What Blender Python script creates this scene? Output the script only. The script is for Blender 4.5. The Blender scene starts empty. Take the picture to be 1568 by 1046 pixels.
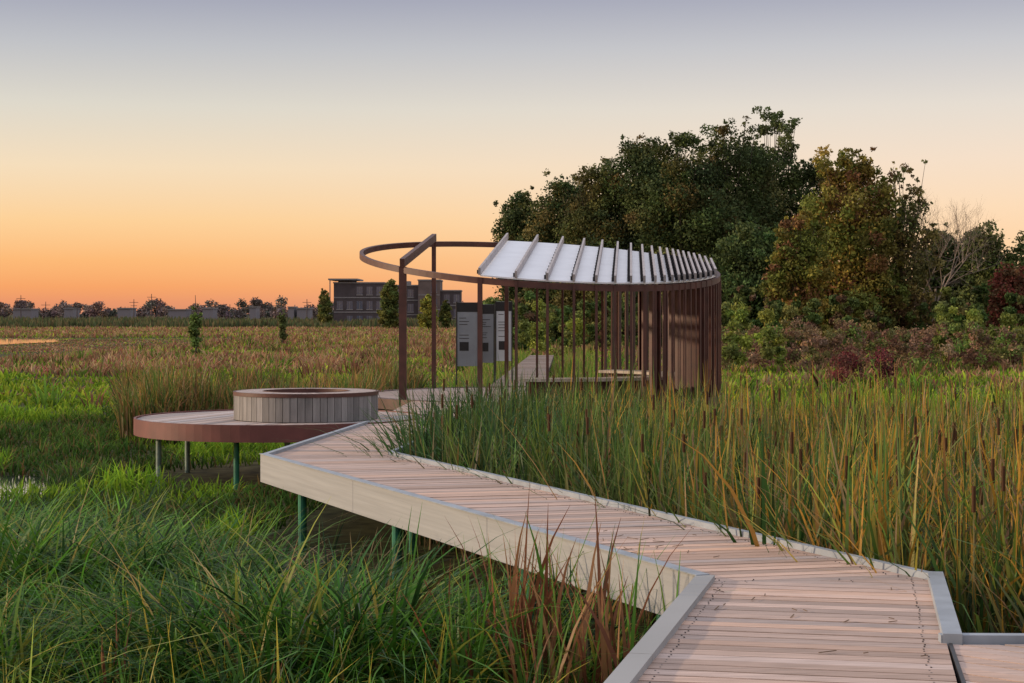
import bpy, math, numpy as np
from mathutils import Vector
rng=np.random.default_rng(7)
F=2700.0; CH=1.75; GZ=-1.05
scene=bpy.context.scene
def PX(px,Y): return (px-784)/F*Y
def ZY(py,Y): return CH+(480-py)/F*Y

# ---------------- camera
cam=bpy.data.cameras.new("camera"); co=bpy.data.objects.new("camera",cam)
scene.collection.objects.link(co); scene.camera=co
co.location=(0,0,CH); co.rotation_euler=(math.radians(90),0,0)
cam.sensor_width=36; cam.lens=36*F/1568; cam.shift_y=-43/1568
cam.clip_start=0.1; cam.clip_end=12000
scene.view_settings.view_transform='Standard'; scene.view_settings.look='None'
scene.view_settings.exposure=0

# ---------------- world
w=bpy.data.worlds.new("World"); scene.world=w; w.use_nodes=True
nt=w.node_tree; nt.nodes.clear()
N=nt.nodes.new; L=nt.links.new
out=N("ShaderNodeOutputWorld"); add=N("ShaderNodeAddShader")
bg1=N("ShaderNodeBackground"); bg2=N("ShaderNodeBackground")
sky=N("ShaderNodeTexSky"); sky.sky_type='NISHITA'; sky.sun_disc=False
sky.sun_elevation=math.radians(9); sky.sun_rotation=math.radians(-98)
bg1.inputs[1].default_value=0.03; L(sky.outputs[0],bg1.inputs[0])
tc=N("ShaderNodeTexCoord"); sp=N("ShaderNodeSeparateXYZ"); L(tc.outputs['Generated'],sp.inputs[0])
def lin(c):
    return tuple(((v/255)/12.92 if v/255<=0.04045 else ((v/255+0.055)/1.055)**2.4) for v in c)+(1,)
def ramp(stops):
    r=N("ShaderNodeValToRGB"); cr=r.color_ramp
    while len(cr.elements)>1: cr.elements.remove(cr.elements[-1])
    cr.elements[0].position=stops[0][0]; cr.elements[0].color=stops[0][1]
    for p,c in stops[1:]:
        e=cr.elements.new(p); e.color=c
    return r
mz=N("ShaderNodeMapRange"); mz.inputs[1].default_value=0; mz.inputs[2].default_value=1.0
mz.inputs[3].default_value=0; mz.inputs[4].default_value=1
pw=N("ShaderNodeMath"); pw.operation='POWER'; pw.inputs[1].default_value=0.5
L(sp.outputs['Z'],mz.inputs[0]); L(mz.outputs[0],pw.inputs[0]); 
def z2(py): return math.sqrt(max(0,(480-py)/F))
hi=[(0.52,(0.46,0.46,0.56,1)),(0.7,(0.74,0.74,0.80,1)),(1.0,(0.86,0.86,0.93,1))]
rl=ramp([(0,lin((206,132,106))),(z2(462),lin((232,144,102))),(z2(440),lin((244,156,96))),(z2(400),lin((248,176,110))),(z2(340),lin((248,200,144))),(z2(260),lin((240,213,180))),(z2(170),lin((217,208,195))),(z2(80),lin((186,184,189))),(z2(5),lin((156,155,173)))]+hi)
rr=ramp([(0,lin((238,168,130))),(z2(440),lin((247,190,144))),(z2(380),lin((249,203,160))),(z2(320),lin((247,211,178))),(z2(250),lin((240,214,193))),(z2(170),lin((225,212,201))),(z2(80),lin((195,191,195))),(z2(5),lin((163,161,177)))]+hi)
L(pw.outputs[0],rl.inputs[0]); L(pw.outputs[0],rr.inputs[0])
mx=N("ShaderNodeMapRange"); mx.inputs[1].default_value=-0.25; mx.inputs[2].default_value=0.28; mx.interpolation_type='SMOOTHSTEP'
L(sp.outputs['X'],mx.inputs[0])
mix=N("ShaderNodeMix"); mix.data_type='RGBA'; L(mx.outputs[0],mix.inputs[0]); L(rl.outputs[0],mix.inputs[6]); L(rr.outputs[0],mix.inputs[7])
L(mix.outputs[2],bg2.inputs[0]); bg2.inputs[1].default_value=0.95
L(bg1.outputs[0],add.inputs[0]); L(bg2.outputs[0],add.inputs[1]); L(add.outputs[0],out.inputs[0])

sun=bpy.data.lights.new("sun",'SUN'); sun.energy=3.3; sun.angle=math.radians(1.5); sun.color=(1,0.76,0.50)
so=bpy.data.objects.new("sun",sun); scene.collection.objects.link(so)
sd=Vector((-1,0.06,0.24)).normalized()
so.rotation_euler=sd.to_track_quat('Z','Y').to_euler(); so.location=(-20,0,20)

# ---------------- materials
def leafmat(name,trans=0.35,rough=0.5,spec=0.3):
    m=bpy.data.materials.new(name); m.use_nodes=True; t=m.node_tree; t.nodes.clear()
    o=t.nodes.new("ShaderNodeOutputMaterial"); a=t.nodes.new("ShaderNodeVertexColor"); a.layer_name="Col"
    d=t.nodes.new("ShaderNodeBsdfPrincipled"); d.inputs['Roughness'].default_value=rough
    d.inputs['Specular IOR Level'].default_value=spec
    t.links.new(a.outputs[0],d.inputs['Base Color'])
    if trans>0:
        tr=t.nodes.new("ShaderNodeBsdfTranslucent"); mixs=t.nodes.new("ShaderNodeMixShader"); mixs.inputs[0].default_value=trans
        t.links.new(a.outputs[0],tr.inputs[0])
        t.links.new(d.outputs[0],mixs.inputs[1]); t.links.new(tr.outputs[0],mixs.inputs[2]); t.links.new(mixs.outputs[0],o.inputs[0])
    else: t.links.new(d.outputs[0],o.inputs[0])
    return m
def solid(name,col=None,rough=0.6,metal=0.0,nscale=6,namt=0.25,stretch=(1,1,1),bump=0.0,spec=0.5):
    m=bpy.data.materials.new(name); m.use_nodes=True; t=m.node_tree
    b=t.nodes['Principled BSDF']; b.inputs['Roughness'].default_value=rough; b.inputs['Metallic'].default_value=metal
    b.inputs['Specular IOR Level'].default_value=spec
    tc=t.nodes.new("ShaderNodeTexCoord"); mp=t.nodes.new("ShaderNodeMapping"); mp.inputs['Scale'].default_value=stretch
    n=t.nodes.new("ShaderNodeTexNoise"); n.inputs['Scale'].default_value=nscale; n.inputs['Detail'].default_value=6
    t.links.new(tc.outputs['Object'],mp.inputs[0]); t.links.new(mp.outputs[0],n.inputs[0])
    mr=t.nodes.new("ShaderNodeMapRange"); mr.inputs[1].default_value=0.3; mr.inputs[2].default_value=0.7
    mr.inputs[3].default_value=1-namt; mr.inputs[4].default_value=1+namt
    t.links.new(n.outputs[0],mr.inputs[0])
    mm=t.nodes.new("ShaderNodeVectorMath"); mm.operation='SCALE'
    if col is None:
        a=t.nodes.new("ShaderNodeVertexColor"); a.layer_name="Col"; t.links.new(a.outputs[0],mm.inputs[0])
    else: mm.inputs[0].default_value=col[:3]
    t.links.new(mr.outputs[0],mm.inputs['Scale']); t.links.new(mm.outputs[0],b.inputs['Base Color'])
    if bump:
        bp=t.nodes.new("ShaderNodeBump"); bp.inputs['Strength'].default_value=bump; bp.inputs['Distance'].default_value=0.02
        t.links.new(n.outputs[0],bp.inputs['Height']); t.links.new(bp.outputs[0],b.inputs['Normal'])
    return m
M_grass=leafmat("grass_blade",0.36,0.45,0.2); M_leaf=leafmat("foliage",0.25,0.7,0.15); M_mead=leafmat("meadow_blade",0.36,0.8,0.1)
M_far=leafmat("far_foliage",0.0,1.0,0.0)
M_deck=solid("deck_wood",None,0.72,nscale=7,namt=0.22,stretch=(0.45,5,1),bump=0.25,spec=0.3)
M_wood=solid("weathered_wood",None,0.75,nscale=12,namt=0.25,stretch=(1,1,0.15),bump=0.2)
M_curb=solid("curb_metal",(0.27,0.30,0.345),0.55,nscale=5,namt=0.15)
M_fascia=solid("fascia_wood",(0.335,0.335,0.34),0.8,nscale=2.0,namt=0.10,stretch=(0.3,0.3,14),bump=0.15,spec=0.2)
M_under=solid("under_deck_shade",(0.03,0.03,0.03),0.9)  # near-black colour stands in for the shade beneath the boards
M_rust=solid("weathering_steel",(0.085,0.028,0.020),0.55,nscale=4,namt=0.3)
M_rim=solid("rust_rim",(0.14,0.040,0.034),0.6,nscale=3,namt=0.2)
M_green=solid("green_pile",(0.02,0.16,0.09),0.5,nscale=5,namt=0.4)
M_galv=solid("galvanised_pile",(0.2,0.26,0.22),0.5,nscale=5,namt=0.4)
M_roof=solid("roof_panel",(0.84,0.84,0.88),0.4,nscale=2,namt=0.05)
M_beam=solid("roof_beam",(0.34,0.30,0.30),0.45,nscale=4,namt=0.25)
M_dark=solid("dark_metal",(0.015,0.015,0.017),0.5)
M_screw=solid("screw_steel",(0.10,0.08,0.075),0.5)
M_bark=solid("bark",(0.06,0.045,0.035),0.9,nscale=3,namt=0.4)
M_brick=solid("dark_brick",(0.075,0.058,0.062),0.9,nscale=0.6,namt=0.2)
M_brick2=solid("light_brick",(0.15,0.11,0.10),0.9,nscale=0.6,namt=0.2)
M_glass=solid("window_glass",(0.10,0.11,0.15),0.12)
M_trim=solid("building_trim",(0.22,0.20,0.20),0.8)
M_sign=solid("sign_panel",(0.55,0.57,0.60),0.5,nscale=2,namt=0.1)
M_signg=solid("sign_panel_grey",(0.26,0.28,0.31),0.5,nscale=2,namt=0.15)

# ---------------- mesh helpers
class P:
    def __init__(s): s.v=[];s.f=[];s.c=[]
    def prism(s,poly,z0,z1,col=(1,1,1)):
        n=len(poly); b=len(s.v)
        for p in poly: s.v.append((p[0],p[1],z0))
        for p in poly: s.v.append((p[0],p[1],z1))
        s.c+= [col]*(2*n)
        s.f.append([b+i for i in range(n)][::-1]); s.f.append([b+n+i for i in range(n)])
        for i in range(n):
            j=(i+1)%n; s.f.append([b+i,b+j,b+n+j,b+n+i])
    def beam(s,p,q,w,h,col=(1,1,1),up=(0,0,1),side=None):
        p=Vector(p);q=Vector(q); d=(q-p).normalized(); u=Vector(up)
        if side is not None: sd_=Vector(side)
        else:
            sd_=d.cross(u)
            if sd_.length<1e-3: sd_=Vector((1,0,0))
        sd_.normalize(); u2=sd_.cross(d).normalized(); b=len(s.v)
        for e in (p,q):
            for a,c in ((-1,-1),(1,-1),(1,1),(-1,1)):
                s.v.append(tuple(e+sd_*(a*w/2)+u2*(c*h/2)))
        s.c+=[col]*8
        for i in range(4):
            j=(i+1)%4; s.f.append([b+i,b+j,b+4+j,b+4+i])
        s.f.append([b+3,b+2,b+1,b]); s.f.append([b+4,b+5,b+6,b+7])
    def box(s,x0,x1,y0,y1,z0,z1,col=(1,1,1)): s.prism([(x0,y0),(x1,y0),(x1,y1),(x0,y1)],z0,z1,col)
    def tube(s,p,q,r0,r1,n=8,col=(1,1,1)):
        p=Vector(p);q=Vector(q); d=(q-p).normalized(); a=d.orthogonal().normalized(); c=d.cross(a); b=len(s.v)
        for e,r in ((p,r0),(q,r1)):
            for i in range(n):
                t=2*math.pi*i/n; s.v.append(tuple(e+a*(r*math.cos(t))+c*(r*math.sin(t))))
        s.c+=[col]*(2*n)
        for i in range(n):
            j=(i+1)%n; s.f.append([b+i,b+j,b+n+j,b+n+i])
        s.f.append([b+n+i for i in range(n)])
    def obj(s,name,mat,parent=None):
        me=bpy.data.meshes.new(name); me.from_pydata(s.v,[],s.f); me.update()
        ca=me.color_attributes.new("Col",'FLOAT_COLOR','POINT')
        arr=np.ones((len(s.v),4),dtype=np.float32); arr[:,:3]=np.array(s.c); ca.data.foreach_set("color",arr.ravel())
        me.materials.append(mat); o=bpy.data.objects.new(name,me); scene.collection.objects.link(o)
        if parent: o.parent=parent
        return o
def empty(name):
    o=bpy.data.objects.new(name,None); scene.collection.objects.link(o); return o
def np_mesh(name,V,Q,C,mat,parent=None):
    me=bpy.data.meshes.new(name); nv=len(V); nq=len(Q)
    me.vertices.add(nv); me.vertices.foreach_set("co",V.astype(np.float32).ravel())
    me.loops.add(nq*4); me.loops.foreach_set("vertex_index",Q.astype(np.int32).ravel())
    me.polygons.add(nq); me.polygons.foreach_set("loop_start",np.arange(0,nq*4,4,dtype=np.int32))
    me.update(calc_edges=True); me.validate()
    ca=me.color_attributes.new("Col",'FLOAT_COLOR','POINT')
    a=np.ones((nv,4),dtype=np.float32); a[:,:3]=np.clip(C,0,1); ca.data.foreach_set("color",a.ravel())
    me.materials.append(mat); o=bpy.data.objects.new(name,me); scene.collection.objects.link(o)
    if parent: o.parent=parent
    return o
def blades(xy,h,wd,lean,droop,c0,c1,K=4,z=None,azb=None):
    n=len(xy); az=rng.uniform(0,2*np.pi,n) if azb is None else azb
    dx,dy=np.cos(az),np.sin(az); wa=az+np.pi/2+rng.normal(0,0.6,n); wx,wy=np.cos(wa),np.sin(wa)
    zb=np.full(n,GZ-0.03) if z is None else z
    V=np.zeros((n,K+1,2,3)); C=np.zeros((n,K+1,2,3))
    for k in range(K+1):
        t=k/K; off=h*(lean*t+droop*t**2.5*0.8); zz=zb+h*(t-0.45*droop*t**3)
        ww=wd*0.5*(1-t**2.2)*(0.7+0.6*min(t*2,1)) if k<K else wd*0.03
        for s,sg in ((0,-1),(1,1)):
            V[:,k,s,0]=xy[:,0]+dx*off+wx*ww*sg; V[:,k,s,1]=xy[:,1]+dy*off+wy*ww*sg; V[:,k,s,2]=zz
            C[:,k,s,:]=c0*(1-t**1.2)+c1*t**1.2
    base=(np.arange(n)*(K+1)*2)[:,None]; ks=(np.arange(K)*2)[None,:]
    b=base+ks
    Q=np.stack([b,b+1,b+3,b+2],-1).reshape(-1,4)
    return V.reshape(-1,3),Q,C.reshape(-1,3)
def combine(name,parts,mat,parent=None):
    Vs,Qs,Cs=[],[],[];o=0
    for V,Q,C in parts:
        Vs.append(V);Qs.append(Q+o);Cs.append(C);o+=len(V)
    return np_mesh(name,np.concatenate(Vs),np.concatenate(Qs),np.concatenate(Cs),mat,parent)
def pal(n,cols,wts,jit=0.18):
    cols=np.array(cols); i=rng.choice(len(cols),n,p=np.array(wts)/sum(wts)); c=cols[i]
    return np.maximum(c*(1+rng.normal(0,jit,(n,1)))*(1+rng.normal(0,0.05,(n,3))),0.004)
_g=rng.random((256,256))
def vn(x,y,s):
    x=np.asarray(x)/s+100;y=np.asarray(y)/s+100; xi=np.floor(x).astype(int);yi=np.floor(y).astype(int); fx=x-xi;fy=y-yi
    fx=fx*fx*(3-2*fx);fy=fy*fy*(3-2*fy); g=lambda a,b:_g[a%256,b%256]
    return (g(xi,yi)*(1-fx)+g(xi+1,yi)*fx)*(1-fy)+(g(xi,yi+1)*(1-fx)+g(xi+1,yi+1)*fx)*fy

# ---------------- layout
A=(-3.02,21.5);B=(1.263,11.52);C=(-1.50,21.8);D=(2.75,11.58)
dl=np.array([0.232,1.0])
S1=[(B[0]-dl[0]*8,B[1]-8),(D[0]-0.199*8,D[1]-8),D,B]
S2=[B,D,C,A]
E1=(-2.30,28.1);E2=(-0.80,28.1);G1=(-2.0,35.2);G2=(-0.5,35.2)
S3=[A,C,E2,E1]; S4=[E1,E2,G2,G1]
RB=[(2.32,9.33),(7.5,9.2),(7.5,7.6),(2.02,7.6)]
PC=(0.6,38.2);PR=3.85
DC=(-3.9,29.7);DR=2.42
SC=(-3.42,29.3);SR=1.19
PT=[(-0.6,41.2),(0.7,41.2),(1.75,74),(0.75,74)]
def circ(c,r,n=64): return [(c[0]+r*math.cos(2*math.pi*i/n),c[1]+r*math.sin(2*math.pi*i/n)) for i in range(n)]
def inpoly(x,y,poly,m=0.0):
    ins=np.ones(len(x),bool); n=len(poly)
    ar=sum(poly[i][0]*poly[(i+1)%n][1]-poly[(i+1)%n][0]*poly[i][1] for i in range(n)); sg=1 if ar>0 else -1
    for i in range(n):
        a=poly[i];b=poly[(i+1)%n]; ex,ey=b[0]-a[0],b[1]-a[1]; l=math.hypot(ex,ey)
        ins&= sg*(ex*(y-a[1])-ey*(x-a[0]))/l > -m
    return ins
W1=[(-11.5,25.8),(-7.6,25.6),(-7.0,27.6),(-7.9,30.2),(-12,30.6)]
W2=[(-80,158),(-46,158),(-44,172),(-49,190),(-85,192)]
def occupied(x,y,m=0.12):
    o=np.zeros(len(x),bool)
    for p in (S1,S2,S3,S4,RB,PT): o|=inpoly(x,y,p,m)
    for p in (W1,W2): o|=inpoly(x,y,p,-0.2)
    o|=np.hypot(x-PC[0],y-PC[1])<PR+m; o|=np.hypot(x-DC[0],y-DC[1])<DR+m
    return o
def sample(n,y0,y1,pred=None,p=1.0,k=0.34,e=2.5):
    res=[];tot=0
    while tot<n:
        u=rng.random(n); q=2-p
        Y=(y0**q+u*(y1**q-y0**q))**(1/q) if abs(q)>1e-6 else y0*(y1/y0)**u
        X=rng.uniform(-1,1,n)*(k*Y+e); ok=~occupied(X,Y)
        if pred is not None: ok&=pred(X,Y)
        a=np.stack([X[ok],Y[ok]],1); res.append(a); tot+=len(a)
        if len(res)>60: break
    return np.concatenate(res)[:n]
def tussocks(nc,per,y0,y1,pred,rad,hr,wr,leanr,droopr,cols,wts,tip=None,K=5,p=1.0,k=0.31,e=0.8,base=0.4,hf=None):
    c=sample(nc,y0,y1,pred,p,k,e); nc=len(c); cnt=np.maximum(4,(per*rng.uniform(0.5,1.5,nc)).astype(int)); idx=np.repeat(np.arange(nc),cnt); n=len(idx)
    a=rng.uniform(0,2*np.pi,n); r=rad*np.sqrt(rng.random(n)); xy=c[idx]+np.stack([np.cos(a)*r,np.sin(a)*r],1)
    ok=~occupied(xy[:,0],xy[:,1],0.05); xy=xy[ok];a=a[ok];idx=idx[ok];n=len(xy)
    hc=rng.uniform(hr[0],hr[1],nc)
    if hf is not None: hc=hc*hf(c[:,0],c[:,1])
    hc=hc[idx]; cc=pal(nc,cols,wts,0.26)[idx]*(1+rng.normal(0,0.24,(n,1)))
    c1=cc.copy()
    if tip is not None:
        m=rng.random(n)<tip[1]; c1[m]=np.array(tip[0])*(1+rng.normal(0,0.2,(m.sum(),1)))
    return blades(xy,hc*rng.uniform(0.6,1.1,n),rng.uniform(wr[0],wr[1],n),rng.uniform(leanr[0],leanr[1],n),rng.uniform(droopr[0],droopr[1],n),cc*base,c1,K=K,azb=a+rng.normal(0,0.5,n))  # blade feet darkened in colour to paint shade into the gaps
def clip(poly,nx,ny,c):
    o=[];n=len(poly)
    for i in range(n):
        a=poly[i];b=poly[(i+1)%n]; da=nx*a[0]+ny*a[1]-c; db=nx*b[0]+ny*b[1]-c
        if da>=0:o.append(a)
        if (da>=0)!=(db>=0):
            t=da/(da-db); o.append((a[0]+(b[0]-a[0])*t,a[1]+(b[1]-a[1])*t))
    return o
def boards(part,poly,d,w=0.14,gap=0.016,z1=0.0,th=0.04,base=(0.47,0.345,0.295),screws=None):
    l=math.hypot(*d); d=(d[0]/l,d[1]/l); n=(-d[1],d[0]); vals=[n[0]*p[0]+n[1]*p[1] for p in poly]
    a=min(vals)
    while a<max(vals):
        q=clip(clip(poly,n[0],n[1],a),-n[0],-n[1],-(a+w-gap*rng.uniform(0.7,1.3)))
        if len(q)>=3:
            k=1+rng.normal(0,0.13); r=rng.normal(0,0.05)
            col=(base[0]*k*(1+r),base[1]*k,base[2]*k*(1-r))
            dz=rng.uniform(-0.003,0.003)
            part.prism(q,z1-th,z1+dz,col)
            if screws is not None:
                s=[d[0]*p[0]+d[1]*p[1] for p in q]; s0,s1=min(s),max(s)
                for e in (s0+0.12,s1-0.12):
                    for f in (0.28,0.72):
                        t=a+(w-gap)*f; e2=e+rng.normal(0,0.006); cx=d[0]*e2+n[0]*t; cy=d[1]*e2+n[1]*t
                        screws.box(cx-0.004,cx+0.004,cy-0.006,cy+0.006,z1-0.01,z1+0.004)
        a+=w
def edge(part,p,q,w,z0,z1,off=0.0,ext0=0,ext1=0,seg=None):
    dx,dy=q[0]-p[0],q[1]-p[1]; l=math.hypot(dx,dy); dx/=l;dy/=l; nx,ny=dy,-dx
    p=(p[0]-dx*ext0,p[1]-dy*ext0); q=(q[0]+dx*ext1,q[1]+dy*ext1); l=math.hypot(q[0]-p[0],q[1]-p[1])
    m=1 if seg is None else max(1,round(l/seg)); g=0.004 if m>1 else 0
    for i in range(m):
        a0=l*i/m+g; a1=l*(i+1)/m-g
        pp=(p[0]+dx*a0,p[1]+dy*a0); qq=(p[0]+dx*a1,p[1]+dy*a1)
        part.prism([(pp[0]+nx*off,pp[1]+ny*off),(qq[0]+nx*off,qq[1]+ny*off),(qq[0]+nx*(off+w),qq[1]+ny*(off+w)),(pp[0]+nx*(off+w),pp[1]+ny*(off+w))],z0,z1)

# ---------------- boardwalk
bw=empty("boardwalk")
bp=P(); sc=P()
boards(bp,S1,(1,-0.215),screws=sc)
boards(bp,S2,(0.92,0.22),screws=sc)
boards(bp,S3,(1,-0.05)); boards(bp,S4,(1,-0.02))
boards(bp,RB,(0.75,-0.66))
boards(bp,PT,(1,0.0),base=(0.24,0.18,0.15))
bp.obj("deck_boards",M_deck,bw); sc.obj("deck_screws",M_screw,bw)
un=P()
for pl in (S1,S2,S3,S4,RB,PT): un.prism(pl,-0.13,-0.05)
un.obj("dark_underlay",M_under,bw)  # plain dark slab below the boards, paints the shade seen through the gaps
cb=P()
edge(cb,D,C,0.06,-0.22,0.045,off=-0.02,seg=2.4)
edge(cb,C,E2,0.06,-0.22,0.045,off=-0.03)
edge(cb,(S1[1][0]+0.199*5.78,D[1]-2.22),D,0.10,-0.22,0.05,off=-0.02,ext1=0.05)
edge(cb,(7.5,9.24),(2.28,9.37),0.07,-0.22,0.04,off=0.0)
edge(cb,E1,A,0.07,-0.3,0.04,off=-0.04,ext1=0.0)
cb.obj("curb_rail",M_curb,bw)
fa=P()
edge(fa,A,B,0.07,-0.30,0.035,off=-0.02,seg=3.6)
edge(fa,B,S1[0],0.12,-0.28,0.04,off=-0.06,ext0=0.02,seg=2.6)
fa.obj("fascia_board",M_fascia,bw)
fc=P(); edge(fc,A,B,0.10,0.037,0.045,off=-0.035,seg=3.6); fc.obj("edge_cap",M_curb,bw)
gp=P(); edge(gp,(2.32,9.33),(2.0,7.6),0.02,-0.05,0.006,off=-0.01); gp.obj("expansion_gap",M_dark,bw)
pl=P()
for t in (0.12,0.42,0.72,0.93):
    for P0,P1,i in ((A,B,0.10),(C,D,-0.18)):
        x=P0[0]+(P1[0]-P0[0])*t+i*0.9; y=P0[1]+(P1[1]-P0[1])*t+i*0.3
        pl.tube((x,y,GZ-0.3),(x,y,-0.1),0.05,0.05,12)
for (x,y) in ((-2.1,26),(-1.2,26),(-1.9,32),(-0.8,32)): pl.tube((x,y,GZ-0.3),(x,y,-0.1),0.05,0.05,12)
pl.obj("support_piles",M_green,bw)
# bits of dry grass fallen on the deck
lt=P()
for k in range(46):
    if k<28: x=rng.normal(0.75,0.35); y=rng.normal(13.2,0.5)
    else: x=rng.uniform(0.6,2.4); y=rng.uniform(8.6,11.3)
    if not (inpoly(np.array([x]),np.array([y]),S1,-0.12)[0] or inpoly(np.array([x]),np.array([y]),S2,-0.12)[0]): continue
    a=rng.uniform(0,math.pi); l=rng.uniform(0.02,0.11); lt.beam((x,y,0.008),(x+l*math.cos(a),y+l*math.sin(a),0.012),0.006,0.004,col=(0.16,0.10,0.06))
lt.obj("leaf_litter",M_wood)

# ---------------- circular platform + round bench
cp=empty("circular_deck")
b=P(); boards(b,circ(DC,DR-0.05),(0.35,1),base=(0.40,0.33,0.31)); b.obj("deck_boards",M_deck,cp)
def ringmesh(part,c,r0,r1,z0,z1,n=96,a0=0,a1=2*math.pi,zf=None,col=(1,1,1)):
    full=abs(a1-a0-2*math.pi)<1e-6; m=n if full else n+1; bidx=len(part.v)
    for i in range(m):
        a=a0+(a1-a0)*i/n
        for r,zz in ((r0,z0),(r1,z0),(r1,z1),(r0,z1)):
            x=c[0]+r*math.cos(a);y=c[1]+r*math.sin(a); z=zz+(zf(x,y) if zf else 0)
            part.v.append((x,y,z)); part.c.append(col)
    for i in range(n):
        j=(i+1)%m if full else i+1
        for k in range(4):
            l=(k+1)%4; part.f.append([bidx+i*4+k,bidx+i*4+l,bidx+j*4+l,bidx+j*4+k][::-1])
    if not full:
        part.f.append([bidx+k for k in range(4)]); part.f.append([bidx+n*4+k for k in (3,2,1,0)])
r=P(); ringmesh(r,DC,DR-0.04,DR,-0.25,0.02); r.obj("steel_rim",M_rim,cp)
u=P(); u.prism(circ(DC,DR-0.06),-0.2,-0.05); u.obj("dark_underlay",M_under,cp)  # same dark slab under the round deck, shade put into its colour
g=P(); gg=P()
for px,yy,gr in ((243,28.6,0),(287,31,0),(362,28.0,1),(440,27.8,0),(511,30,1)):
    (g if gr else gg).tube((PX(px,yy),yy,GZ-0.3),(PX(px,yy),yy,-0.2),0.045,0.045,12)
g.obj("support_piles",M_green,cp); gg.obj("support_pile_galvanised",M_galv,cp)
rb=empty("round_bench")
s=P(); ns=62
for i in range(ns):
    a=2*math.pi*i/ns; da=2*math.pi/ns*0.46; k=1+rng.normal(0,0.2); col=(0.20*k,0.185*k,0.18*k)
    q=[(SC[0]+rr_*math.cos(t),SC[1]+rr_*math.sin(t)) for rr_,t in ((SR-0.03,a-da),(SR,a-da),(SR,a+da),(SR-0.03,a+da))]
    s.prism(q,0.01,0.405,col)
s.obj("side_slats",M_wood,rb)
s=P(); ringmesh(s,SC,0.72,0.75,0.0,0.40,col=(0.2,0.17,0.16))
ns=72
for i in range(ns):
    a=2*math.pi*i/ns; da=2*math.pi/ns*0.46; k=1+rng.normal(0,0.12); col=(0.36*k,0.29*k,0.27*k)
    q=[(SC[0]+rr_*math.cos(t),SC[1]+rr_*math.sin(t)) for rr_,t in ((0.72,a-da),(SR-0.035,a-da),(SR-0.035,a+da),(0.72,a+da))]
    s.prism(q,0.43,0.463,col)
s.obj("seat_slats",M_wood,rb)
s=P(); ringmesh(s,SC,SR-0.03,SR+0.012,0.405,0.465); ringmesh(s,SC,0.70,0.72,0.39,0.47); s.obj("steel_edge",M_rust,rb)
s=P(); s.prism(circ(SC,SR-0.035),0.005,0.015); ringmesh(s,SC,SR-0.06,SR-0.04,0.0,0.40); s.obj("inner_frame",M_dark,rb)

# ---------------- pavilion
pv=empty("steel_pavilion")
def zp(x,y): return -2.263-0.06*x+0.1355*y
dv=Vector((0.067,1)).normalized(); uv=Vector((dv.y,-dv.x))
ring=P(); ringmesh(ring,PC,PR-0.04,PR+0.04,-0.12,0.0,n=128,zf=zp); ring.obj("tilted_ring",M_rust,pv)
def chord(uo,ext=0,extb=None):
    extb=ext if extb is None else extb
    hl=math.sqrt(max(0.0,PR*PR-uo*uo))
    f=Vector(PC)+uv*uo-dv*(hl+ext); bk=Vector(PC)+uv*uo+dv*(hl+extb); return f,bk
sl=P(); bm=P(); rf=P(); bo=P(); fbm=P()
f,bk=chord(-2.62,0.10)
fbm.beam((f.x,f.y,zp(*f)+0.09),(bk.x,bk.y,zp(*bk)+0.09),0.10,0.17)
f,bk=chord(-2.62,0)
fbm.beam((f.x,f.y,-0.1),(f.x,f.y,zp(*f)+0.0),0.15,0.15)
fbm.beam((bk.x,bk.y,-0.1),(bk.x,bk.y,zp(*bk)+0.0),0.10,0.10)
fbm.obj("portal_frame",M_rust,pv)
us=[-0.98]; dd=0.72
while us[-1]<PR-0.07:
    us.append(us[-1]+dd); dd=max(0.115,dd*0.845)
us=[u_ for u_ in us if u_<PR-0.02]
prev=None
for i,uo in enumerate(us):
    f,bk=chord(uo,0.16,0.34); f0,b0=chord(uo,0)
    bm.beam((f.x,f.y,zp(*f)+0.135),(bk.x,bk.y,zp(*bk)+0.135),0.045,0.14)
    wdt=0.09 if i==0 else 0.05
    for q in (f0,b0):
        sl.beam((q.x,q.y,-0.12),(q.x,q.y,zp(*q)-0.005),0.13,wdt,side=(dv.x,dv.y,0),up=(1,0,0))
    nb=int((b0-f0).length/0.6)
    for k in range(nb+1):
        q=f0+(b0-f0)*((k+0.3)/(nb+1)); z=zp(*q)
        bo.box(q.x-0.075,q.x-0.026,q.y-0.06,q.y+0.06,z+0.052,z+0.13)
    if prev is not None:
        pf,pb=prev; i0=len(rf.v); 
        for (q) in (pf,f0,b0,pb): rf.v.append((q.x,q.y,zp(*q)+0.05)); rf.c.append((1,1,1))
        for (q) in (pf,f0,b0,pb): rf.v.append((q.x,q.y,zp(*q)+0.02)); rf.c.append((1,1,1))
        rf.f+=[[i0,i0+1,i0+2,i0+3],[i0+7,i0+6,i0+5,i0+4],[i0,i0+4,i0+5,i0+1],[i0+2,i0+6,i0+7,i0+3],[i0+1,i0+5,i0+6,i0+2],[i0+3,i0+7,i0+4,i0]]
    prev=(f0,b0)
a=-1.02
while a<1.15:
    x=PC[0]+PR*math.cos(a);y=PC[1]+PR*math.sin(a)
    sl.beam((x,y,-0.12),(x,y,zp(x,y)-0.125),0.12,0.035,side=(math.cos(a),math.sin(a),0),up=(-math.sin(a),math.cos(a),0))
    a+=0.048
sl.obj("vertical_slats",M_rust,pv); bm.obj("roof_beams",M_beam,pv); rf.obj("roof_panels",M_roof,pv); bo.obj("roof_brackets",M_dark,pv)
b=P(); boards(b,circ(PC,PR-0.12),(1,-0.05),base=(0.42,0.33,0.30)); b.obj("floor_boards",M_deck,pv)
u=P(); u.prism(circ(PC,PR-0.14),-0.2,-0.05); ringmesh(u,PC,PR-0.12,PR+0.08,-0.20,0.012); u.obj("floor_frame",M_rust,pv)
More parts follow.
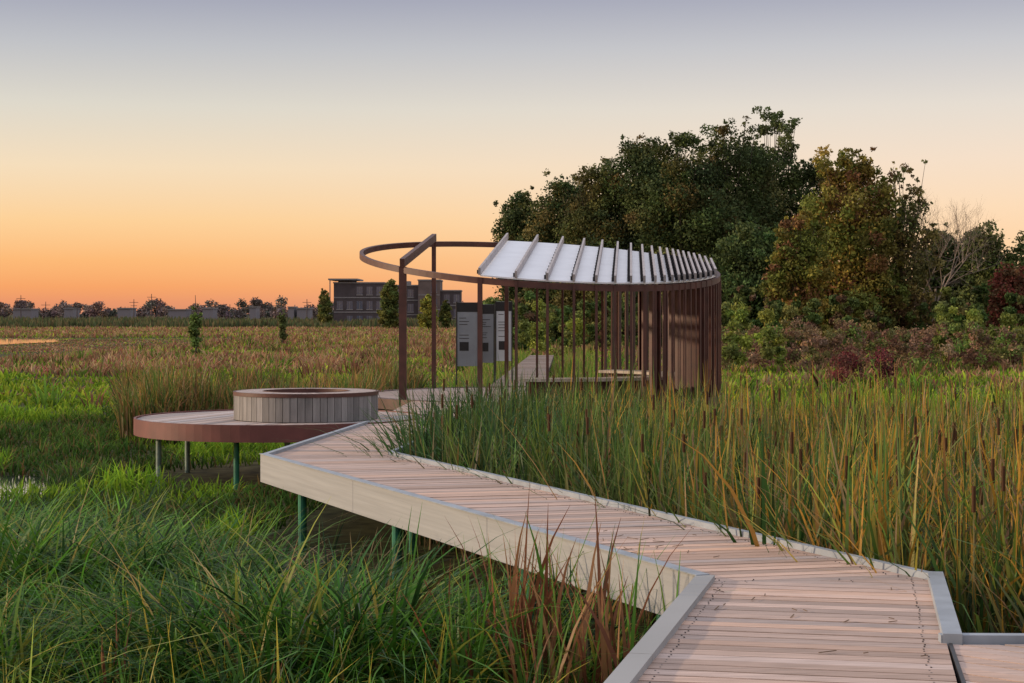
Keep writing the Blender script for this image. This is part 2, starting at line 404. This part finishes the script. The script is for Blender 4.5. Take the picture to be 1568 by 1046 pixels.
be=P(); ringmesh(be,PC,2.55,3.2,0.39,0.45,n=60,a0=-1.72,a1=1.0,col=(0.42,0.36,0.31)); be.obj("curved_bench_seat",M_wood,pv)
be=P(); ringmesh(be,PC,2.75,3.0,0.0,0.385,n=60,a0=-1.68,a1=0.95); be.obj("curved_bench_base",M_rust,pv)
pp=P()
for k in range(10):
    a=2*math.pi*k/10; pp.tube((PC[0]+3.3*math.cos(a),PC[1]+3.3*math.sin(a),GZ-0.3),(PC[0]+3.3*math.cos(a),PC[1]+3.3*math.sin(a),-0.2),0.055,0.055)
pp.obj("support_piles",M_green,pv)

# ---------------- information signs
def infosign(x0,x1,y,z0,z1,grey,yaw):
    e=empty("information_sign"); cx=(x0+x1)/2; hw=(x1-x0)/2
    e.location=(cx,y,0); e.rotation_euler=(0,0,yaw)
    p=P(); p.box(-hw,hw,-0.02,0.02,z0,z1); p.obj("panel",M_signg if grey else M_sign,e)
    p=P(); p.box(-hw,hw,-0.026,-0.0215,z1-0.24,z1-0.005)
    z=z1-0.33
    for k in range(9):
        l=rng.uniform(0.3,0.85)*2*hw
        if rng.random()<0.6: p.box(-hw+0.05,-hw+0.05+l*0.8,-0.0245,-0.0215,z,z+0.014)
        z-=rng.uniform(0.04,0.09)
    p.box(-hw+0.06,-hw+0.06+hw*0.9,-0.0245,-0.0215,z-0.25,z-0.03)
    p.obj("print",M_dark,e)
    p=P(); p.box(-hw-0.03,-hw,-0.04,0.04,-0.05,z1+0.02); p.box(hw,hw+0.03,-0.04,0.04,-0.05,z1+0.02); p.obj("frame_posts",M_dark,e)
infosign(PX(700,44.5),PX(731,44.5),44.5,0.42,2.03,True,0.1)
infosign(PX(735,44.7),PX(756,44.7),44.7,0.5,1.98,True,-0.1)
infosign(PX(760,44.5),PX(783,44.5),44.5,0.55,2.05,False,0.0)

# ---------------- ground
def groundmat():
    m=bpy.data.materials.new("marsh_ground"); m.use_nodes=True; t=m.node_tree; b=t.nodes['Principled BSDF']; b.inputs['Roughness'].default_value=0.95; b.inputs['Specular IOR Level'].default_value=0.1
    tc=t.nodes.new("ShaderNodeTexCoord"); n1=t.nodes.new("ShaderNodeTexNoise"); n1.inputs['Scale'].default_value=0.06; n1.inputs['Detail'].default_value=8
    n2=t.nodes.new("ShaderNodeTexNoise"); n2.inputs['Scale'].default_value=3; n2.inputs['Detail'].default_value=8
    for q in (n1,n2): t.links.new(tc.outputs['Object'],q.inputs[0])
    r=t.nodes.new("ShaderNodeValToRGB"); cr=r.color_ramp; cr.elements[0].position=0.35; cr.elements[0].color=(0.04,0.06,0.02,1); cr.elements[1].position=0.65; cr.elements[1].color=(0.10,0.07,0.04,1)
    t.links.new(n1.outputs[0],r.inputs[0])
    mr=t.nodes.new("ShaderNodeMapRange"); mr.inputs[1].default_value=.3; mr.inputs[2].default_value=.7; mr.inputs[3].default_value=0.4; mr.inputs[4].default_value=1.3
    t.links.new(n2.outputs[0],mr.inputs[0]); mm=t.nodes.new("ShaderNodeVectorMath"); mm.operation='SCALE'
    t.links.new(r.outputs[0],mm.inputs[0]); t.links.new(mr.outputs[0],mm.inputs['Scale']); t.links.new(mm.outputs[0],b.inputs['Base Color'])
    return m
g=P(); S=6000; g.v=[(-S,-200,GZ),(S,-200,GZ),(S,S,GZ),(-S,S,GZ)]; g.c=[(1,1,1)]*4; g.f=[[0,1,2,3]]
g.obj("ground",groundmat())
M_water=solid("water",(0.03,0.035,0.035),0.06,nscale=0.5,namt=0.1)
wt=P(); wt.prism(W2,GZ,GZ+0.02); wt.obj("pond_water",M_water)
wt=P(); wt.prism(W1,GZ,GZ+0.012); wt.obj("marsh_water",M_water)
wt=P(); wt.prism([(-4.0,16.5),(-1.2,15),(0.2,13.2),(0.6,13.6),(-1.5,19),(-2.2,21),(-4.2,21.5)],GZ,GZ+0.008); wt.obj("marsh_water",M_water)

# ---------------- grasses
def U(a,b,n): return rng.uniform(a,b,n)
def rt(x,y):
    e=(C[0]-D[0],C[1]-D[1]); s=(e[0]*(y-D[1])-e[1]*(x-D[0]))
    right2=(s<0)
    r3=x>(-1.45+(y-21.8)*0.11)
    return np.where(y<21.8,right2,r3)&~((y<11.6)&(x<2.8))
def seedheads(xy,ztop):
    n=len(xy); K=6; r=0.014; Vv=np.zeros((n,2,K,3))
    for j,z0_ in enumerate((0.0,0.17)):
        for k in range(K):
            t=2*math.pi*k/K; Vv[:,j,k,0]=xy[:,0]+r*math.cos(t); Vv[:,j,k,1]=xy[:,1]+r*math.sin(t); Vv[:,j,k,2]=ztop+z0_
    b=(np.arange(n)*2*K)[:,None]; k=np.arange(K)[None,:]; k2=(k+1)%K
    Q=np.stack([b+k,b+k2,b+K+k2,b+K+k],-1).reshape(-1,4)
    return Vv.reshape(-1,3),Q,np.tile(np.array([[0.10,0.045,0.022]]),(n*2*K,1))
parts=[]
xy=sample(13500,9.6,33,lambda x,y: rt(x,y)&((y<31)|(x<3))&(vn(x,y,0.45)>0.27),p=0.9,k=0.33,e=1.0)
n=len(xy); X,Y=xy.T
hh=(1.2+0.85*vn(X,Y,1.1)+rng.normal(0,0.2,n))*np.where(Y>27,0.88,1.0)
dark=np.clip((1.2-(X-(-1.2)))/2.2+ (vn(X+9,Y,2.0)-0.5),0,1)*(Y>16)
cl_=vn(X+31,Y,0.7)[:,None]
warm=np.clip((X-0.3)/3.6+0.5*(vn(X,Y,1.6)-0.5),0,1)[:,None]
cg=pal(n,[(0.075,0.16,0.03),(0.055,0.12,0.03),(0.13,0.21,0.035)],[4,4,3],0.28)
cw=pal(n,[(0.20,0.26,0.04),(0.34,0.30,0.05),(0.36,0.20,0.06),(0.30,0.20,0.11)],[3,1.6,1.2,1.4],0.25)
cg=np.where(rng.random((n,1))<0.08+warm*0.6,cw,cg)*(0.45+1.0*cl_)
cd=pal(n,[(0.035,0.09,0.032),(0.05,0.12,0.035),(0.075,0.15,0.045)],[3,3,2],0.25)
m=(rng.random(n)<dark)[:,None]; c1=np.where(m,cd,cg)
c0=np.where(m,cd*0.4,pal(n,[(0.12,0.075,0.04),(0.035,0.045,0.018),(0.22,0.14,0.075)],[3,4,2.2],0.25))  # straw-coloured feet, others darkened in colour like shaded gaps
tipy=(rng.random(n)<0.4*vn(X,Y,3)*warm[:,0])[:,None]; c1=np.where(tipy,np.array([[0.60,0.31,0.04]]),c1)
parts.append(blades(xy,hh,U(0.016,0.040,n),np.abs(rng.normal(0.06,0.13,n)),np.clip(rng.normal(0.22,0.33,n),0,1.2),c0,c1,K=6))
xy=sample(5200,9.6,31,lambda x,y:rt(x,y)&(vn(x+7,y,0.8)>0.4),p=0.9,k=0.33,e=1.0); n=len(xy)
cc=pal(n,[(0.42,0.29,0.17),(0.26,0.14,0.08)],[1,1])
parts.append(blades(xy,U(0.5,1.4,n),U(0.010,0.024,n),U(0,0.6,n),U(0,1.5,n),cc*0.8,cc,K=5))
def crn(x,y): return rt(x,y)&(x<0.3)&(y>20.5)&(y<29)
parts.append(tussocks(75,40,20.6,29,crn,0.16,(1.5,2.1),(0.020,0.040),(0.05,0.40),(0.0,0.9),[(0.04,0.10,0.035),(0.065,0.14,0.04)],[1,1],K=6,base=0.35))
parts.append(tussocks(120,18,9.8,24,lambda x,y:rt(x,y)&(x>1.4),0.15,(1.4,2.0),(0.018,0.038),(0.02,0.32),(0.0,0.7),[(0.32,0.29,0.05),(0.38,0.22,0.07),(0.14,0.24,0.04),(0.05,0.12,0.03)],[1,0.8,2,1.5],K=6,base=0.3))
xy=sample(170,10.5,30,rt,p=0.9,k=0.31,e=0.6); n=len(xy); ht=U(1.45,2.0,n); z=np.zeros((n,3))
parts.append(blades(xy,ht*1.12,np.full(n,0.012),z[:,0],z[:,0],z+[0.12,0.14,0.05],z+[0.2,0.15,0.07],K=3)); parts.append(seedheads(xy,GZ+ht*0.86))
combine("cattail_reeds",parts,M_grass)

def lft(x,y):
    e=(B[0]-A[0],B[1]-A[1]); l=math.hypot(*e); return (e[0]*(y-A[1])-e[1]*(x-A[0]))/l
def sedge(x,y):
    d=-lft(x,y); bound=1.0+1.5*(vn(x,y,1.3))
    return (d>bound)&(y<20.6)&(y>10.5)
hfs=lambda x,y: np.clip(1.12-(y-13)*0.035,0.72,1.12)*(0.6+0.75*vn(x,y,1.5))
parts=[]
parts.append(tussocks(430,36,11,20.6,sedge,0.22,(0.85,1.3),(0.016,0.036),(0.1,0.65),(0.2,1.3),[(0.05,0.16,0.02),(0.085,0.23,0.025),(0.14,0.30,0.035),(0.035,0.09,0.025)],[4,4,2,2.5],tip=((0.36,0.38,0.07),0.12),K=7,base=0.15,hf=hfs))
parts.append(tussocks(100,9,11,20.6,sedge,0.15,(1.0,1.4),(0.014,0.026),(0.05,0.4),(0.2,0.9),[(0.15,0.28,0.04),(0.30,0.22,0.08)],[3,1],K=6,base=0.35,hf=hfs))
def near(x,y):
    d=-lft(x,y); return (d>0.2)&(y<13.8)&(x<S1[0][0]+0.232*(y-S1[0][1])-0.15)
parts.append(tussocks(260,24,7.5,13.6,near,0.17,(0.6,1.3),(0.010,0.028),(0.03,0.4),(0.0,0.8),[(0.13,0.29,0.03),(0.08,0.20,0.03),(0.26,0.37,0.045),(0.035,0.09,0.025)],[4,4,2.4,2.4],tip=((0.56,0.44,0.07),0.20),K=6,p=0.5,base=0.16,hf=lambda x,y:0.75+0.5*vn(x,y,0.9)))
xy=sample(7000,11,30,lambda x,y:(-lft(x,y)>-0.3)&(x<-0.2-(y-14)*0.2)&(vn(x,y,1.0)>0.38),p=1.0,k=0.31,e=0.8); n=len(xy)
c1=pal(n,[(0.04,0.09,0.025),(0.08,0.15,0.03),(0.12,0.09,0.04)],[3,2,1])
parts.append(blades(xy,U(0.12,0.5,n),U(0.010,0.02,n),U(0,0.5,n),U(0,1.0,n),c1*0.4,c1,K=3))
def edgeg(x,y):
    d=-lft(x,y); return (d>0.3)&(d<1.3)&(y<19)
parts.append(tussocks(60,12,11.5,19,edgeg,0.12,(0.5,0.95),(0.012,0.024),(0.05,0.5),(0.0,0.9),[(0.06,0.14,0.03),(0.12,0.2,0.04),(0.2,0.13,0.07)],[2,1,0.7],K=5,base=0.3))
combine("sedge_grass",parts,M_grass)
parts=[]
for px,topy,yy,cnt,brown in ((792,750,11.6,10,1),(806,785,11.5,10,1),(768,800,11.9,8,0.3),(850,795,11.6,8,0.7),(903,780,11.2,9,0.8),(936,795,11.0,9,0.8),(960,850,10.8,9,0.5),(880,845,11.2,9,0.6),(740,850,12.2,10,0.2),(690,850,12.6,10,0.2),(1042,835,11.6,3,0.0),(820,880,10.6,14,0.7),(700,900,11.2,20,0.2),(600,905,12.4,20,0.1),(640,840,14.0,12,0.1),(380,960,10.5,12,0.4),(160,950,10.8,14,0.3)):
    cx=PX(px,yy); n=cnt; xy=np.stack([rng.normal(cx,0.06,n),rng.normal(yy,0.15,n)],1)
    if px==1042: xy[:,0]=1.0+rng.normal(0,0.03,n); xy[:,1]=10.9
    H=(ZY(topy,yy)-GZ)*U(0.85,1.2,n); m=(rng.random(n)<brown)[:,None]
    c1=np.where(m,pal(n,[(0.22,0.085,0.045),(0.34,0.17,0.085)],[2,1]),pal(n,[(0.10,0.21,0.035)],[1]))
    parts.append(blades(xy,H,U(0.020,0.034,n),np.abs(rng.normal(0.03,0.06,n)),U(0,0.3,n),c1*0.6,c1,K=6))
combine("foreground_reeds",parts,M_grass)
parts=[]
def patch(x,y):
    px=784+x/y*F; return (px>185)&(px<640)&(vn(x,y,2.5)>0.24)
xy=sample(7000,37.5,47,patch,p=0.5,k=0.3,e=0); n=len(xy); X,Y=xy.T
c1=pal(n,[(0.30,0.17,0.07),(0.15,0.20,0.04),(0.09,0.17,0.03),(0.45,0.26,0.07)],[3.4,2.6,2.6,1.2],0.28)*(0.55+0.8*vn(X,Y,1.1))[:,None]
parts.append(blades(xy,(0.8+1.1*vn(X,Y,1.5)+rng.normal(0,0.16,n)),U(0.022,0.045,n),np.abs(rng.normal(0.04,0.11,n)),U(0,0.5,n),pal(n,[(0.13,0.07,0.04),(0.04,0.05,0.02)],[1,1]),c1,K=4))
combine("cattail_clump",parts,M_grass)
# meadow
parts=[]
xy=sample(30000,21,48,lambda x,y:~rt(x,y)|(y>31),p=1.0,k=0.33,e=2); n=len(xy); X,Y=xy.T
v=vn(X,Y,2.6)[:,None]; v2=vn(X+50,Y,1.0)
c1=np.where(v>0.42,pal(n,[(0.17,0.34,0.025),(0.30,0.46,0.035)],[1,1]),pal(n,[(0.06,0.13,0.025),(0.18,0.13,0.05),(0.10,0.19,0.03)],[2,0.7,1]))*(0.6+0.8*v2)[:,None]
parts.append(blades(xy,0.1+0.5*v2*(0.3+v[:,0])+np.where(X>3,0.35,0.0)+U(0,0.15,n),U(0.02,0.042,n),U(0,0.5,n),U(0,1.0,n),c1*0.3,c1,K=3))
xy=sample(140000,46,330,None,p=1.35,k=0.33,e=2); n=len(xy); X,Y=xy.T
v=vn(X*0.25,Y,5)*0.55+vn(X,Y,2.4)*0.45; far=np.clip((Y-68)/30,0,1); left=X<3
pb=np.where(left,np.clip(far*0.85-0.10+(v-0.5)*2.4,0,1),np.clip((v-0.5)*3.0-0.05+np.clip((Y-80)/50,0,1)*0.6,0,1))
m=(rng.random(n)<pb)[:,None]
green=pal(n,[(0.26,0.42,0.03),(0.16,0.30,0.028),(0.42,0.52,0.05)],[2,1.6,1.6]); brown=pal(n,[(0.44,0.24,0.14),(0.30,0.15,0.09),(0.52,0.36,0.20),(0.25,0.27,0.07),(0.38,0.15,0.10)],[3,2,2,1.7,1.4])
c1=np.where(m,brown,green)*(0.6+0.8*vn(X*0.6+77,Y,2.2))[:,None]
hgt=(0.12+0.35*pb+0.4*vn(X,Y,1.8)**2)*U(0.7,1.2,n)*np.where((X<-28)&(Y>95)&(Y<200),0.3,1)
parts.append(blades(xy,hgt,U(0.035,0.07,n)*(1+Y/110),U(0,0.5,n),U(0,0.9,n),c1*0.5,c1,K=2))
parts.append(tussocks(480,12,50,190,lambda x,y:(vn(x,y,5)>0.5)&~((x<-26)&(y>90)),0.45,(0.6,1.2),(0.04,0.09),(0.02,0.4),(0,0.6),[(0.38,0.22,0.12),(0.15,0.27,0.04),(0.28,0.13,0.08),(0.48,0.42,0.09)],[3,4,2,1],K=3,p=1.3,k=0.33,e=2,base=0.35))
# weeds hiding the far leg of the walkway
pxy=[]
for k in range(5200):
    t=rng.random(); y=47+t*40; xc=0.05+ (y-41.2)/33*1.2; sgn=-1 if rng.random()<0.5 else 1
    pxy.append((xc+sgn*rng.uniform(0.75,2.2),y))
xy=np.array(pxy); n=len(xy); c1=pal(n,[(0.15,0.27,0.04),(0.30,0.32,0.06),(0.36,0.22,0.12)],[3,2,1])
parts.append(blades(xy,U(0.8,1.35,n),U(0.03,0.06,n),U(0,0.3,n),U(0,0.7,n),c1*0.4,c1,K=3))
xy=np.stack([U(-160,20,16000),U(330,430,16000)],1); n=len(xy); c1=pal(n,[(0.09,0.11,0.05),(0.15,0.12,0.06)],[2,1])
parts.append(blades(xy,U(1.0,2.0,n)*(0.6+0.8*vn(xy[:,0],xy[:,1],12)),U(0.3,0.6,n),U(0,0.2,n),U(0,0.3,n),c1*0.8,c1,K=2))
xy=np.stack([U(20,160,9000),U(200,300,9000)],1); n=len(xy); c1=pal(n,[(0.12,0.10,0.05),(0.16,0.10,0.06)],[2,1])
parts.append(blades(xy,U(1.0,1.8,n),U(0.2,0.4,n),U(0,0.2,n),U(0,0.3,n),c1*0.8,c1,K=2))
combine("meadow_grass",parts,M_mead)

# ---------------- trees
def leaves(cl,n,size,cols,wts,fl=0.85,shell=0.45):
    c=np.array([q[0] for q in cl]); r=np.array([q[1] for q in cl]); p=r**2/np.sum(r**2)
    i=rng.choice(len(cl),n,p=p); d=rng.normal(0,1,(n,3)); d/=np.linalg.norm(d,axis=1)[:,None]
    rad=r[i]*(shell+(1.05-shell)*rng.random(n)**0.7); rad*=1+rng.normal(0,0.18,n)
    pos=c[i]+d*rad[:,None]*np.array([1,1,fl]); pos[:,2]=np.maximum(pos[:,2],GZ)
    a=rng.normal(0,1,(n,3)); a/=np.linalg.norm(a,axis=1)[:,None]; b=np.cross(a,d+rng.normal(0,0.7,(n,3))); b/=np.linalg.norm(b,axis=1)[:,None]+1e-6
    s=(size*rng.uniform(0.6,1.4,n))[:,None]
    V=np.stack([pos-a*s*0.6,pos+b*s*0.35,pos+a*s*0.6,pos-b*s*0.35],1).reshape(-1,3)
    Q=np.arange(n*4).reshape(-1,4)
    cj=pal(len(cl),cols,wts,0.22)[i]*(1+rng.normal(0,0.25,(n,1)))
    return V,Q,np.repeat(cj,4,axis=0)
def tree(name,px,top,hw,Y,cols,wts,nl=16000,size=0.23,zb=None,K=90,depth=0.9,wisps=0,rf_=0.27,mat=None):
    e=empty(name); x=PX(px,Y); H=ZY(top,Y); R=hw/F*Y; zb=GZ+0.2 if zb is None else zb; nl=int(nl*1.45)
    cl=[]
    for k in range(K):
        t=rng.random(); prof=math.sqrt(max(0.02,1-((t-0.40)/0.63)**2)); a=rng.uniform(0,2*math.pi); q=rng.random()**0.4
        rr_=R*rf_*rng.uniform(0.6,1.35)*(1-0.35*max(0,t-0.6)/0.4)
        qq=max(0,R*prof-rr_*0.75)*q
        z=zb+rr_*0.5+(H-zb-rr_*1.3)*t
        cl.append(((x+math.cos(a)*qq,Y+math.sin(a)*qq*depth,z),rr_))
    for k in range(7):
        cl.append(((x+rng.normal(0,0.1)*R,Y,zb+(H-zb)*(0.22+0.09*k)),R*0.5))
    for k in range(wisps):
        a=rng.uniform(0,2*math.pi); cl.append(((x+rng.uniform(-0.5,0.5)*R,Y+math.sin(a)*R*0.4,H-rng.uniform(-0.5,1.6)),R*0.08*rng.uniform(0.7,1.8)))
    parts=[leaves(cl,nl,size,cols,wts)]
    m=int(nl*0.12)
    cl2=[(( c[0]+rng.normal(0,r_*0.7),c[1]+rng.normal(0,r_*0.7),min(H+0.3,c[2]+abs(rng.normal(0,r_*0.9)))),r_*0.35) for c,r_ in cl[:K]]
    parts.append(leaves(cl2,m,size*0.9,cols,wts,shell=0.0))
    combine("crown",parts,mat or M_leaf,e)
    t=P(); bx,by=x,Y; z0=GZ-0.2; zt=zb+(H-zb)*0.55; rt_=0.022*(H-GZ)
    t.tube((bx,by,z0),(bx+0.1,by,zt*0.5),rt_*0.9,rt_*0.7); t.tube((bx+0.1,by,zt*0.5),(bx,by,zt+2),rt_*0.7,rt_*0.2)
    for c,r_ in cl[::2]:
        s0=rng.uniform(0.2,0.95); st=(bx,by,z0+(zt-z0)*s0+0.5)
        if c[2]>st[2]: t.tube(st,c,rt_*0.2,rt_*0.04,5)
    t.obj("trunk_and_limbs",M_bark,e)
    return e
DG=[(0.075,0.10,0.032),(0.055,0.08,0.03),(0.105,0.115,0.035),(0.15,0.115,0.04)]; DW=[4,4,2,1]
YG=[(0.24,0.20,0.045),(0.15,0.165,0.035),(0.31,0.235,0.05),(0.18,0.09,0.04)]; YW=[3,4,2,1]
tree("deciduous_tree",800,290,58,168,DG,DW,20000)
tree("deciduous_tree",862,268,80,165,DG,DW,26000)
tree("deciduous_tree",915,250,78,158,[(0.13,0.115,0.035),(0.09,0.10,0.032)],[1,1],24000)
tree("deciduous_tree",975,214,94,156,DG,DW,34000)
tree("deciduous_tree",1045,200,104,152,DG,DW,40000,wisps=5)
tree("deciduous_tree",1120,190,100,156,DG,DW,36000,wisps=8)
tree("deciduous_tree",1182,176,72,160,[(0.11,0.14,0.048),(0.08,0.11,0.038)],[1,1],20000,wisps=14,rf_=0.2,K=100)
tree("deciduous_tree",1240,250,74,158,DG,DW,22000)
tree("deciduous_tree",1150,340,90,140,[(0.07,0.11,0.038),(0.09,0.12,0.038)],[1,1],24000)
tree("maple_tree",1300,238,98,122,YG,YW,28000,size=0.21,wisps=8,rf_=0.19,K=130)
tree("maple_tree",1225,316,60,118,YG,YW,10000,size=0.21,rf_=0.2)
tree("maple_tree",1380,256,68,124,[(0.20,0.16,0.05),(0.14,0.09,0.042),(0.13,0.14,0.04)],[2,1,2],8000,size=0.21,rf_=0.14,K=120,wisps=10)
tree("deciduous_tree",1440,350,62,140,DG,DW,14000)
tree("deciduous_tree",1510,336,66,138,[(0.12,0.135,0.04),(0.09,0.115,0.035)],[1,1],16000)
tree("deciduous_tree",1600,330,70,150,DG,DW,10000)
tree("red_sumac_tree",1552,402,50,118,[(0.20,0.06,0.04),(0.14,0.08,0.04)],[1,1],9000,size=0.19)
bt=P()
def br(p,d,l,r_,lv):
    q=p+d*l; bt.tube(p,q,r_,r_*0.6,5)
    if lv==0: return
    for k in range(3):
        nd=(d+Vector(rng.normal(0,0.42,3))+Vector((0,0,0.12))).normalized(); br(p+(q-p)*rng.uniform(0.55,1.0),nd,l*rng.uniform(0.6,0.85),r_*0.55,lv-1)
for pxx in (1395,1425):
    br(Vector((PX(pxx,127),127,GZ)),Vector((0.08,0,1)).normalized(),4.6,0.13,6)
bt.obj("bare_tree",solid("pale_bark",(0.25,0.19,0.15),0.9))
def shrubs(name,items,Yr,cols,wts,per=900,size=0.2):
    parts=[];
    for px,top,hw in items:
        Y=rng.uniform(*Yr); x=PX(px,Y);H=ZY(top,Y);R=hw/F*Y; cl=[]
        for k in range(16):
            cl.append(((x+rng.uniform(-0.9,0.9)*R,Y+rng.uniform(-1,1),GZ+(H-GZ)*rng.uniform(0.1,0.88)),max(0.28,R*0.28)*rng.uniform(0.6,1.3)))
        parts.append(leaves(cl,per,size,cols,wts))
    combine(name,parts,M_leaf)
shrubs("shrub_thicket",[(p,rng.uniform(415,466),rng.uniform(14,34)) for p in range(745,1580,22)],(108,132),[(0.09,0.135,0.036),(0.13,0.165,0.045),(0.19,0.19,0.055),(0.14,0.085,0.05)],[3,2,1,1],2400,0.2)
shrubs("bramble_thicket",[(p,rng.uniform(478,505),rng.uniform(14,34)) for p in range(1085,1600,16)],(78,100),[(0.19,0.10,0.07),(0.28,0.18,0.11),(0.15,0.14,0.05),(0.14,0.20,0.05)],[2,2,2,1],1100,0.12)
shrubs("green_shrubs",[(1450,452,14),(1490,458,12),(1550,475,36),(1540,500,30),(835,450,20),(875,470,18),(815,486,16),(1130,450,22),(1180,470,20)],(76,100),[(0.22,0.26,0.05),(0.15,0.19,0.045)],[1,1],2500,0.13)
shrubs("red_bush",[(1305,530,14),(1352,534,8),(1288,538,8)],(66,70),[(0.16,0.03,0.04),(0.12,0.05,0.04)],[1,1],1300,0.08)
for px,top,hw,Y in ((598,428,20,300),(656,452,17,280),(497,444,13,360),(682,460,10,300)):
    tree("deciduous_tree",px,top,hw,Y,[(0.11,0.14,0.04),(0.17,0.17,0.045)] if px!=656 else [(0.28,0.26,0.045),(0.2,0.21,0.045)],[1,1],4500,size=0.4,K=40)
tree("sapling_tree",299,466,13,110,[(0.14,0.20,0.05)],[1],900,size=0.16,K=22,rf_=0.2)
tree("sapling_tree",432,474,9,150,[(0.12,0.14,0.05)],[1],700,size=0.18,K=20,rf_=0.2)

cl=[];
for k in range(560):
    Y=rng.uniform(820,1050); px=rng.uniform(-120,760); h=rng.uniform(3,7.5)*(0.5+1.0*vn(px,0,35)); cl.append(((PX(px,Y),Y,GZ+h*rng.uniform(0.25,1)),rng.uniform(1.3,3.0)))
V,Q,Cc=leaves(cl,70000,1.0,[(0.17,0.13,0.13),(0.14,0.13,0.12),(0.22,0.16,0.14)],[1,1,1])  # distance haze put into these paler, greyer leaf colours
np_mesh("distant_tree_line",V,Q,Cc,M_far)
for px,top in ((32,452),(118,462),(232,450),(240,456),(205,458),(416,463),(352,466),(70,462),(470,458)):
    p=P(); Y=790; x=PX(px,Y); h=ZY(top,Y); p.tube((x,Y,GZ),(x,Y,h),0.3,0.15,6); p.beam((x-2,Y,h-1.5),(x+2,Y,h-1.5),0.2,0.2); p.beam((x-1.4,Y,h-3),(x+1.4,Y,h-3),0.2,0.2)
    p.obj("utility_pole",M_brick)
hs=empty("distant_warehouse"); p=P(); pr=P()
for a_,b_,t_ in ((441,450,471),(455,474,473),(180,200,473),(382,392,471),(98,112,473),(258,285,475),(20,48,474),(310,326,473)):
    x0,x1,zt=PX(a_,800),PX(b_,800),ZY(t_,800); p.box(x0,x1,800,812,GZ,zt); pr.box(x0-0.3,x1+0.3,799.5,812.5,zt,zt+0.5)
p.obj("walls",solid("pale_wall",(0.20,0.18,0.20),0.8),hs); pr.obj("roofs",M_trim,hs)

# ---------------- brick building
bd=empty("brick_building"); Y0=400
wl=P(); wl2=P(); wn=P(); tr=P()
def vol(part,a_,b_,t_,y0,dep): 
    x0,x1=PX(a_,Y0),PX(b_,Y0); z1=ZY(t_,Y0); part.box(x0,x1,y0,y0+dep,GZ,z1); tr.box(x0-0.15,x1+0.15,y0-0.15,y0+dep+0.15,z1,z1+0.3); return x0,x1,z1
v1=vol(wl,511,588,434,400,14); v2=vol(wl,588.5,640,438,401.5,12); v3=vol(wl2,640.5,674,430,399.5,14); v4=vol(wl,674.5,705,446,401,10)
tr.box(PX(503,Y0),PX(548,Y0),399,415,ZY(429,Y0)+0.0,ZY(429,Y0)+0.35)
wl.box(PX(517,Y0),PX(538,Y0),401,414,ZY(434,Y0)+0.31,ZY(429,Y0)-0.01)
tr.box(PX(505,Y0),PX(506.5,Y0),399.2,399.5,GZ,ZY(429,Y0)-0.01)
tr.box(PX(610,Y0),PX(626,Y0),405,410,v2[2]+0.31,v2[2]+1.2)
for (x0,x1,z1),y0 in ((v1,400),(v2,401.5),(v3,399.5),(v4,401)):
    z=z1-2.5; 
    while z>GZ+0.5:
        x=x0+0.7
        while x+1.3<x1:
            if rng.random()<0.88:
                wn.box(x,x+1.35,y0-0.03,y0+0.02,z,z+1.75); tr.box(x-0.08,x+1.43,y0-0.14,y0-0.001,z-0.25,z-0.02); tr.box(x+0.62,x+0.73,y0-0.08,y0-0.031,z,z+1.75)
            x+=2.25
        tr.box(x0+0.02,x1-0.02,y0-0.10,y0-0.001,z-0.85,z-0.6)
        z-=3.3
wl.obj("walls",M_brick,bd); wl2.obj("bay_walls",M_brick2,bd); wn.obj("windows",M_glass,bd); tr.obj("parapets_and_sills",M_trim,bd)
print("done")
